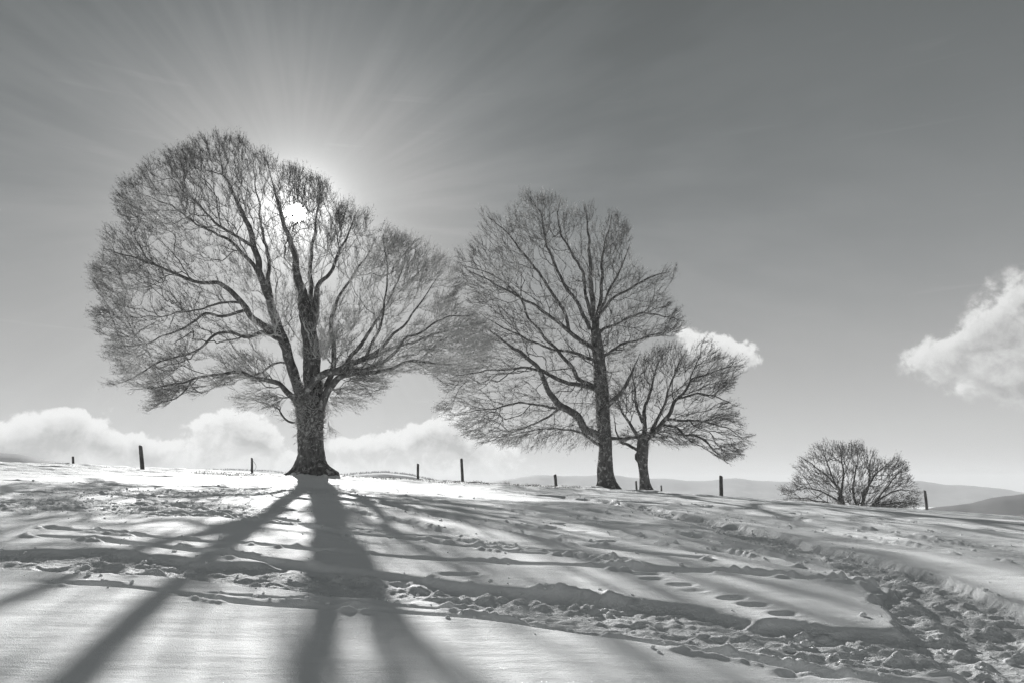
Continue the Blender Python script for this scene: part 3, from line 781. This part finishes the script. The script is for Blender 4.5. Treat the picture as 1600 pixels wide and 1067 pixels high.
make_tree('beech_tree', 'largest bare beech with thick forked trunk and broad frosted crown, sun behind it', (487, 742), 33.0,
    [(487, 752, 25), (487, 738, 23), (486, 722, 21), (486, 705, 20), (485, 685, 19), (485, 665, 19.5), (485, 645, 21.5), (484, 628, 22.5), (483, 612, 20)],
    [
     [(-1.0, .2), (476, 640, 15), (467, 612, 14.5), (459, 585, 13.5), (452, 560, 13), (445, 535, 13), (437, 517, 13), (425, 482, 11), (411, 445, 9.5), (401, 398, 8), (389, 357, 7), (377, 331, 5.5), (362, 300, 3.5), (347, 262, 2), (336, 226, .8)],
     [(-2.6, -.5), (446, 528, 9), (418, 511, 9), (393, 496, 8), (378, 473, 7), (362, 456, 6.5), (339, 442, 5.5), (314, 440, 4.5), (287, 433, 4), (258, 420, 3), (212, 404, 2), (160, 390, .8)],
     [(-3.2, -.2), (447, 535, 6), (431, 528, 6), (409, 519, 5.5), (386, 525, 4.6), (359, 520, 4), (332, 528, 3.4), (314, 544, 3), (287, 553, 2.5), (247, 566, 2), (220, 582, 1.6), (195, 594, .8)],
     [(-1.0, -.8), (385, 485, 4.5), (360, 491, 4), (339, 493, 3.8), (319, 490, 3.4), (301, 505, 3), (265, 523, 2.2), (220, 537, 1.5), (164, 541, .8)],
     [(2.4, -.9), (378, 473, 4), (352, 474, 3), (325, 480, 2.6), (290, 486, 2), (240, 495, 1.4), (160, 497, .7)],
     [(-3.0, .1), (478, 645, 8), (456, 620, 7.5), (434, 600, 6.5), (400, 593, 6), (375, 581, 5), (355, 581, 4.4), (337, 583, 3.8), (299, 593, 2.8), (276, 600, 2.2), (236, 606, 1.2), (205, 606, .6)],
     [(-2.8, -2.2), (299, 593, 2.4), (292, 607, 2), (276, 622, 1.7), (250, 628, 1.0), (234, 634, .5)],
     [(1.5, .3), (458, 572, 3), (445, 567, 2.8), (427, 568, 2.6), (411, 580, 2.2), (392, 586, 1.5), (360, 580, .8)],
     [(2.2, .2), (470, 664, 3.2), (450, 656, 2.8), (442, 650, 2.5), (434, 638, 2.0), (413, 628, 1.4), (370, 617, .7)],
     [(.6, -.1, .92), (486, 640, 15), (488, 605, 15), (488, 574, 14.5), (486, 545, 14), (484, 520, 13), (477, 492, 10), (471, 461, 8), (465, 422, 6.5), (453, 377, 4.5), (438, 330, 3), (426, 285, 1.2), (416, 250, .7)],
     [(-.8, .2), (487, 520, 9), (493, 490, 8), (496, 462, 7), (500, 443, 6), (512, 428, 5), (533, 392, 3.6), (548, 355, 2), (560, 330, .8)],
     [(3.2, 0), (484, 505, 8), (486, 470, 7), (486, 440, 6), (486, 400, 5), (492, 360, 3.6), (498, 320, 2), (500, 288, .8)],
     [(4.0, .3), (437, 517, 8), (424, 484, 6.5), (421, 440, 5.5), (418, 400, 4.5), (408, 350, 3), (400, 290, 1.6), (392, 235, .7)],
     [(3.4, .3), (405, 430, 5.5), (380, 395, 4.6), (350, 372, 3.6), (310, 350, 2.6), (262, 320, 1.6), (205, 300, .7)],
     [(-3.4, 0), (398, 388, 5), (372, 370, 4), (335, 345, 3), (300, 310, 2), (270, 262, .8)],
     [(-2.0, -.7), (474, 618, 9), (497, 590, 10), (529, 577, 8.5), (565, 561, 6.5), (592, 546, 5), (610, 528, 4), (632, 505, 3), (660, 470, 2), (690, 425, .8)],
     [(-3.4, -.9), (529, 580, 6.5), (574, 575, 5.5), (601, 563, 5), (617, 548, 4.5), (632, 530, 3.6), (655, 519, 2.8), (700, 496, 1.8), (745, 490, .8)],
     [(-.5, -.4), (500, 640, 11), (512, 610, 10), (530, 590, 8), (556, 584, 6), (592, 582, 5), (619, 573, 4), (640, 565, 3.4), (677, 566, 2.2), (725, 572, .8)],
     [(2.6, 0), (510, 605, 8), (520, 573, 7), (522, 552, 6.5), (520, 530, 5.5), (518, 498, 4.8), (530, 462, 3.8), (560, 420, 2.6), (590, 370, 1)],
     [(3.6, .2), (534, 578, 6), (556, 548, 5), (580, 515, 4), (605, 475, 3), (625, 430, 2), (640, 380, .8)],
     [(-2.6, -.5), (570, 560, 4.5), (590, 520, 3.6), (600, 480, 2.8), (605, 430, 1.8), (600, 370, .8)],
     [(3.0, .4), (560, 566, 4.5), (610, 545, 3.6), (660, 530, 2.6), (710, 512, 1.6), (755, 515, .7)],
    ],
    [(big_outline, big_holes, .965, 4.6, .75),
     ([(352, 612), (400, 598), (462, 590), (468, 672), (430, 660), (390, 645)], [], .015, 1.2, 1.0),
     ([(508, 588), (560, 596), (612, 592), (600, 615), (560, 640), (556, 655), (512, 672)], [], .02, 1.4, 1.0)],
    (482, 606), 11, 6700, rime_fn=big_rime, flare=.8, group=GROUP, sprouts=1500, twig_per=1.7, twig_len=.46, tip_r=.0054, shoots=3, limb_scale=.60, core=.26)

# ---- the tall straight beech
mid_outline = [(750, 692), (716, 668), (686, 640), (680, 626), (700, 606), (676, 586), (700, 560), (720, 530), (741, 488), (728, 460), (716, 437), (711, 394), (742, 384), (746, 360), (756, 331),
    (797, 326), (818, 297), (850, 305), (880, 308), (893, 325), (914, 316), (940, 322), (960, 331), (977, 356), (992, 380), (999, 400), (1010, 424), (1034, 424), (1055, 422), (1050, 440), (1030, 446), (1045, 470), (1062, 486),
    (1078, 505), (1062, 523), (1020, 536), (996, 545), (975, 584), (964, 620), (955, 660), (935, 690), (908, 702), (868, 700), (820, 696), (784, 700)]
def mid_rime(p):
    return .41 + fbm(p[:, 0] + p[:, 1] * .3, p[:, 2], 2.0, 3, 920) * .30 - .012 * (p[:, 2] - 7)
make_tree('beech_tree', 'tall bare beech with straight single trunk between the forked giant and a small beech', (948, 768), 38.0,
    [(949, 778, 19), (948, 767, 16.5), (947, 752, 13.5), (946, 735, 12), (946, 715, 10.8), (946, 695, 10.2), (944, 672, 10), (941, 640, 10.5), (940, 610, 10.5), (937, 575, 9.5), (934, 545, 8.8), (930, 515, 8)],
    [
     [(.2, 0), (932, 530, 8), (928, 500, 7.5), (925, 455, 6), (922, 417, 4.6), (920, 380, 3.4), (917, 342, 1.8), (913, 318, .7)],
     [(1.8, 0), (932, 515, 6), (936, 480, 5), (940, 442, 4), (943, 392, 2.8), (952, 355, 1.6), (957, 332, .7)],
     [(-2.6, -.2, .95), (944, 690, 6.5), (932, 677, 6.5), (912, 668, 6.5), (901, 652, 6.4), (885, 639, 6), (869, 625, 5.2), (858, 609, 4.6), (850, 592, 4.2), (838, 572, 3.5), (817, 552, 3), (802, 545, 2.4), (778, 526, 1.6), (742, 500, .8)],
     [(-2.0, 0), (942, 698, 4), (928, 690, 3.6), (912, 678, 3), (890, 672, 2.2), (850, 668, 1.6), (790, 680, .7)],
     [(2.6, .1), (936, 612, 6), (922, 600, 5.5), (904, 592, 5), (893, 573, 4.6), (878, 555, 4), (859, 534, 3.6), (841, 513, 3.2), (826, 498, 2.8), (815, 470, 2.3), (802, 452, 2), (762, 427, 1.4), (716, 413, .7)],
     [(-2.9, -.1), (936, 610, 6), (912, 602, 5.5), (883, 597, 5), (862, 588, 4.5), (840, 578, 3.5), (800, 575, 2.5), (755, 580, 1.6), (700, 590, .8)],
     [(-3.0, 0), (885, 640, 3.4), (850, 634, 2.6), (810, 630, 2), (760, 640, 1.4), (715, 645, .7)],
     [(2.0, .2), (880, 634, 3.2), (850, 655, 2.5), (820, 668, 2), (780, 684, 1.2), (752, 690, .6)],
     [(-1.4, -.2), (934, 548, 6), (908, 532, 5.5), (887, 517, 5), (870, 500, 4.4), (852, 490, 3.8), (830, 475, 3), (800, 458, 2.2), (765, 440, 1.5), (730, 420, .7)],
     [(1.2, 0), (890, 520, 4.5), (881, 485, 4), (865, 462, 3.6), (842, 427, 3.2), (822, 400, 2.6), (800, 375, 2), (785, 357, 1.5), (762, 338, .7)],
     [(-.8, 0), (922, 515, 5), (905, 480, 4.4), (880, 440, 3.6), (860, 397, 3), (850, 367, 2.4), (848, 345, 2), (835, 317, 1.2), (822, 300, .6)],
     [(2.8, 0), (926, 500, 5), (917, 470, 4), (910, 430, 3.4), (892, 392, 2.6), (874, 362, 2), (872, 330, 1.2), (876, 312, .6)],
     [(-2.0, 0), (928, 520, 4.5), (935, 497, 4), (955, 470, 3.4), (980, 455, 2.8), (1012, 434, 2), (1048, 424, .7)],
     [(2.6, 0), (930, 525, 4.4), (946, 514, 3.6), (980, 497, 2.6), (1017, 490, 1.8), (1070, 502, .7)],
     [(-2.8, 0), (930, 505, 4), (945, 470, 3.2), (962, 435, 2.4), (980, 400, 1.6), (985, 378, .7)],
     [(-1.5, -.3), (940, 648, 7), (950, 632, 6), (970, 612, 5), (984, 588, 3.6), (992, 570, 1.6), (1000, 552, .7)],
     [(-2.2, -.2), (944, 684, 5), (965, 684, 4.2), (984, 684, 3.8), (1011, 682, 2.8), (1040, 684, 1)],
     [(-3.0, 0), (936, 560, 4), (960, 545, 3.2), (1000, 530, 2.2), (1045, 515, .8)],
     [(3.0, 0), (934, 565, 4.4), (900, 552, 3.6), (860, 545, 2.8), (800, 520, 2), (748, 490, .8)],
    ],
    [(mid_outline, [], 1.0, 4.0, .75)], (936, 585), 23, 4300, rime_fn=mid_rime, flare=.35, group=GROUP, sprouts=420, twig_per=1.35, tip_r=.0054, shoots=3, up=.10, limb_scale=.66)

# ---- the small crooked beech beside it
small_outline = [(958, 650), (962, 600), (985, 566), (1012, 546), (1045, 540), (1075, 545), (1098, 530), (1120, 548), (1142, 552), (1163, 567), (1160, 590), (1135, 606), (1156, 636), (1150, 655),
    (1172, 682), (1158, 704), (1138, 728), (1110, 712), (1075, 698), (1040, 694), (1000, 692), (972, 690)]
def small_rime(p):
    return .28 + fbm(p[:, 0], p[:, 2], 1.6, 3, 940) * .25
make_tree('beech_tree', 'small crooked beech with lumpy trunk, leaning away from the tall beech beside it', (1011, 770), 38.6,
    [(1013, 780, 11), (1011, 769, 9.5), (1008, 755, 7.5), (1006, 740, 7), (1004, 725, 7.6), (1003, 710, 8.6), (1004, 695, 8.6), (1006, 680, 8)],
    [
     [(-1.6, 0), (1008, 688, 6), (1018, 677, 5.6), (1031, 668, 5), (1042, 650, 4.2), (1054, 630, 3.4), (1072, 609, 2.6), (1083, 591, 2), (1110, 582, 1.5), (1155, 571, .6)],
     [(1.4, 0), (1006, 686, 6), (1006, 665, 4.6), (1007, 645, 3.8), (1013, 618, 2.8), (1020, 594, 2), (1030, 560, .8)],
     [(-1.8, 0), (1003, 690, 5), (996, 680, 4), (988, 668, 3.2), (976, 648, 2.4), (966, 628, 1.6), (968, 600, .7)],
     [(1.5, .1), (1002, 706, 3.6), (984, 695, 3), (970, 689, 2.4), (962, 670, 1.4), (960, 650, .7)],
     [(2.2, -.3), (1040, 655, 3), (1065, 657, 2.5), (1099, 659, 1.9), (1132, 668, 1.3), (1165, 686, .6)],
     [(-2.0, -.4), (1034, 664, 3), (1056, 668, 2.5), (1072, 680, 2), (1087, 679, 1.8), (1110, 697, 1.3), (1136, 724, .6)],
     [(1.6, -.6), (1062, 622, 2.4), (1090, 616, 1.8), (1120, 620, 1.3), (1152, 636, .6)],
     [(1.8, 0), (1018, 672, 4), (1034, 640, 3), (1046, 605, 2.2), (1060, 570, 1.4), (1074, 546, .6)],
     [(-1.5, -.5), (1072, 609, 2), (1084, 580, 1.5), (1092, 555, 1), (1099, 532, .5)],
     [(.3, 0), (1004, 660, 3.4), (994, 630, 2.6), (990, 600, 1.8), (986, 570, .7)],
    ],
    [(small_outline, [], 1.0, 2.8, .8)], (1008, 678), 37, 1600, rime_fn=small_rime, flare=.3, group=GROUP, twig_per=1.1, tip_r=.0062, shoots=3, up=.05, limb_scale=.78,
    bulge=[(998, 713, 6.5, -.05)])

# ---- the low spreading beech beyond the crest
low_outline = [(1226, 786), (1224, 765), (1240, 745), (1243, 729), (1259, 708), (1285, 692), (1311, 688), (1328, 692), (1338, 690), (1350, 697), (1369, 702), (1384, 722), (1398, 712), (1413, 727), (1424, 753),
    (1442, 776), (1428, 799), (1364, 800), (1285, 795)]
make_tree('beech_tree', 'low dome-shaped beech with several stems beyond the crest beside the leaning post', (1318, 797), 52.0,
    [(1318, 812, 7.5), (1317, 797, 6), (1315, 786, 5), (1313, 776, 4.6)],
    [
     [(-.6, 0), (1314, 782, 4), (1311, 766, 3.2), (1303, 753, 2.6), (1282, 735, 1.9), (1262, 720, 1.2), (1250, 712, .6)],
     [(.8, 0), (1313, 778, 3.4), (1317, 755, 2.6), (1317, 730, 2), (1313, 705, 1.2), (1311, 692, .6)],
     [(-1.4, 0), (1314, 786, 3), (1295, 772, 2.2), (1270, 764, 1.6), (1236, 756, .6)],
     [(1.4, .2), (1316, 790, 2.8), (1290, 784, 2), (1262, 778, 1.5), (1230, 778, .6)],
     [(1.4, .3), (1334, 806, 4.5), (1340, 792, 3.6), (1332, 770, 2.6), (1336, 740, 1.9), (1341, 700, .7)],
     [(-1.4, .3), (1336, 806, 4.5), (1346, 790, 3.6), (1352, 768, 2.8), (1366, 745, 2), (1386, 724, 1), (1398, 714, .5)],
     [(1.2, .5), (1354, 808, 4), (1360, 793, 3), (1382, 775, 2.2), (1410, 764, 1.5), (1438, 774, .6)],
     [(-1.5, .5), (1358, 806, 3.2), (1372, 793, 2.6), (1402, 785, 1.8), (1430, 790, .6)],
     [(.2, .3), (1347, 790, 3), (1358, 755, 2.2), (1360, 725, 1.5), (1366, 703, .6)],
     [(1.8, .4), (1366, 786, 2.6), (1388, 758, 1.9), (1404, 738, 1.2), (1412, 727, .5)],
     [(-.5, 0), (1308, 762, 2.4), (1296, 735, 1.7), (1288, 710, 1.0), (1284, 693, .5)],
    ],
    [(low_outline, [], 1.0, 2.9, .85)], (1328, 800), 53, 1700, rime_fn=lambda p: .16 + fbm(p[:, 0], p[:, 2], 1.5, 2, 960) * .2, flare=.1, group=GROUP, twig_per=.8, tip_r=.0072, up=.16, limb_scale=.62)

# ------------------------------------------------------------------ fence posts
def wood_mat():
    m, t, out = new_mat('weathered_wood')
    geo = t.add('ShaderNodeNewGeometry'); b = t.add('ShaderNodeBsdfPrincipled')
    gr = t.noise(t.vec('MULTIPLY', geo.outputs['Position'], (1, 1, .06)), 60.0, 4.0, .7); bl = t.noise(geo.outputs['Position'], 4.0, 3.0)
    v = t.math('MULTIPLY', t.ramp(gr, .3, .7, .05, .15), t.ramp(bl, .3, .7, .6, 1.25))
    t.l.new(t.grey(v, (1.0, .99, .97)), b.inputs['Base Color']); b.inputs['Roughness'].default_value = .9
    bp = t.add('ShaderNodeBump'); bp.inputs['Strength'].default_value = .6; bp.inputs['Distance'].default_value = .01
    t.l.new(gr, bp.inputs['Height']); t.l.new(bp.outputs[0], b.inputs['Normal']); t.l.new(b.outputs[0], out.inputs[0]); return m
WOOD = wood_mat()
def iron_mat():
    m, t, out = new_mat('rusty_wire'); b = t.add('ShaderNodeBsdfPrincipled')
    geo = t.add('ShaderNodeNewGeometry')
    t.l.new(t.grey(t.ramp(t.noise(geo.outputs['Position'], 30.0, 2.0), .3, .7, .06, .16)), b.inputs['Base Color']); b.inputs['Roughness'].default_value = .6; b.inputs['Metallic'].default_value = .6
    t.l.new(b.outputs[0], out.inputs[0]); return m
IRON = iron_mat()
def fence_post(px, top, bottom, dist, half_w, lean_px, label, seed, wire=False):
    r = np.random.default_rng(seed); ppm = F / dist
    c = at(px, bottom, dist); z = float(surf(c[0], dist)[0]); b = np.array([c[0], dist, z])
    root = tag(empty('fence_post', b), label, 'post', 'old fence posts along the crest')
    topp = at(px + lean_px, top, dist) + np.array([0, r.uniform(-.06, .06), 0])
    b0 = b - (topp - b) * .18; k = 9; lv = [0, .15, .4, .7, .93, .985, 1.0]; rs = [1.05, 1.04, 1.0, .97, .95, .88, .70]
    V = []; rad_ = half_w / ppm; ax = topp - b0
    lob = 1 + r.normal(0, .06, k)
    for l_, s_ in zip(lv, rs):
        cc = b0 + ax * l_ + np.array([r.normal(0, .004), r.normal(0, .004), 0])
        for i in range(k):
            a_ = 6.283 * i / k
            V.append(cc + np.array([math.cos(a_), math.sin(a_), .35 * math.cos(a_ + seed) * (l_ > .9)]) * rad_ * s_ * lob[i])
    V.append(topp + np.array([0, 0, .008])); V = np.array(V)
    ii = np.arange(len(lv) * k).reshape(len(lv), k); jj = np.roll(ii, -1, 1)
    q = np.stack([ii[:-1], jj[:-1], jj[1:], ii[1:]], -1).reshape(-1, 4)
    t_ = np.stack([ii[-1], jj[-1], np.full(k, len(V) - 1)], -1)
    mesh_np('post_shaft', V - b, [q, t_], WOOD, root, True)
    # staples that once held the wire
    for f in (.62, .88):
        p = b + (topp - b) * f; d = np.array([0, -1.0, 0]); w_ = Tubes()
        w_.tube(np.array([p + (-.02, -rad_ * .9, 0), p + (-.02, -rad_ - .015, .004), p + (.02, -rad_ - .015, -.004), p + (.02, -rad_ * .9, 0)]), np.full(4, .004), 5, 0)
        w_.build('staple', IRON, root, b)
    if wire:
        u = np.linspace(0, 1, 22)[:, None]; s0 = b + (topp - b) * .80 + np.array([rad_, -rad_, 0])
        e0 = np.array([b[0] + .42, dist - .1, float(surf(b[0] + .42, dist - .1)[0]) + .02])
        p = s0 * (1 - u) + e0 * u + np.column_stack([.10 * np.sin(u[:, 0] * 9), .05 * np.cos(u[:, 0] * 7), -.22 * np.sin(u[:, 0] * 3.14)])
        p[:, 2] = np.maximum(p[:, 2], surf(p[:, 0], p[:, 1]) + .008)
        w_ = Tubes(); w_.tube(p, np.full(22, .009), 5, 0); w_.build('loose_wire', IRON, root, b)
    return root
fence_post(114, 713, 729, 44.0, 1.8, 0, 'very short post stub on the crest, far from any tree', 1)
fence_post(223, 696, 734, 36.5, 3.2, -3, 'stout post leaning over on bare crest, its shadow trailing over the snow', 2)
fence_post(394, 715, 739, 38.5, 1.9, 0, 'thin post with a loose wire, beside the thick forked trunk', 3, True)
fence_post(653, 724, 753, 40.5, 2.0, 0, 'thin upright post in front of the low wooded rise', 4)
fence_post(723, 716, 757, 38.0, 2.4, -2, 'tall slim post on the crest near a dry grass tuft', 5)
fence_post(869, 741, 764, 39.5, 2.2, -2, 'leaning post on the crest between the grass tuft and the tall straight trunk', 6)
fence_post(995, 751, 770, 41.0, 1.6, -1, 'small thin post in the gap between the tall and the crooked beech trunks', 7)
fence_post(1034, 758, 772, 42.0, 1.4, -1, 'tiny leaning stake just past the crooked little beech', 8)
fence_post(1127, 743, 779, 37.0, 3.0, 0, 'thick upright post alone below the tips of the crooked beech', 9)
fence_post(1449, 766, 798, 37.5, 2.2, -3, 'leaning post next to the low dome-shaped beech', 10)

# ------------------------------------------------------------------ dry grass poking out along the crest
def grass():
    m, t, out = new_mat('dry_grass'); b = t.add('ShaderNodeBsdfPrincipled')
    geo = t.add('ShaderNodeNewGeometry')
    t.l.new(t.grey(t.ramp(t.noise(geo.outputs['Position'], 20.0, 2.0), .3, .7, .05, .16), (1, .99, .96)), b.inputs['Base Color'])
    b.inputs['Roughness'].default_value = .9; t.l.new(b.outputs[0], out.inputs[0])
    r = np.random.default_rng(77)
    def blades(C, n_per, spread, h, wd):
        N = len(C) * n_per; c = np.repeat(C, n_per, 0) + r.normal(0, spread, (N, 2)); z = surf(c[:, 0], c[:, 1])
        b0 = np.column_stack([c, z - .02]); d = unit(np.column_stack([r.normal(0, .45, N), r.normal(0, .45, N), np.ones(N)])); l_ = h * r.uniform(.35, 1.2, N)[:, None]
        mid = b0 + d * l_ * .55; tip = mid + unit(d + r.normal(0, .45, (N, 3))) * l_ * .5
        tb = Tubes(); tb.spikes(b0, mid, tip, np.full(N, wd), np.zeros(N)); return tb
    c0 = hit(791, 757.5); tuft = blades(np.array([[at(791, 758, 37.6)[0], 37.6]]), 70, .16, .30, .006)
    b_ = np.array([at(791, 758, 37.6)[0], 37.6, float(surf(at(791, 758, 37.6)[0], 37.6)[0])])
    o = tuft.build('grass_tuft', m, None, b_); o.location = b_
    tag(o, 'dry grass tuft sticking out of the snow on the crest', 'grass', kind='stuff')
    C = []
    for (x0, x1, n_, ya, yb) in ((300, 470, 240, 33.5, 38), (520, 910, 700, 33.5, 38.5), (90, 200, 26, 36, 40), (1140, 1230, 16, 36, 38.5), (960, 1100, 26, 36, 38.5)):
        px = r.uniform(x0, x1, n_); yy = r.uniform(ya, yb, n_); C.append(np.column_stack([at(px, np.full(n_, 750.), yy)[:, 0], yy]))
    tag(blades(np.vstack(C), 7, .10, .10, .008).build('grass', m), 'sparse dry grass blades showing through thin snow on the crest', 'grass', kind='stuff')
grass()
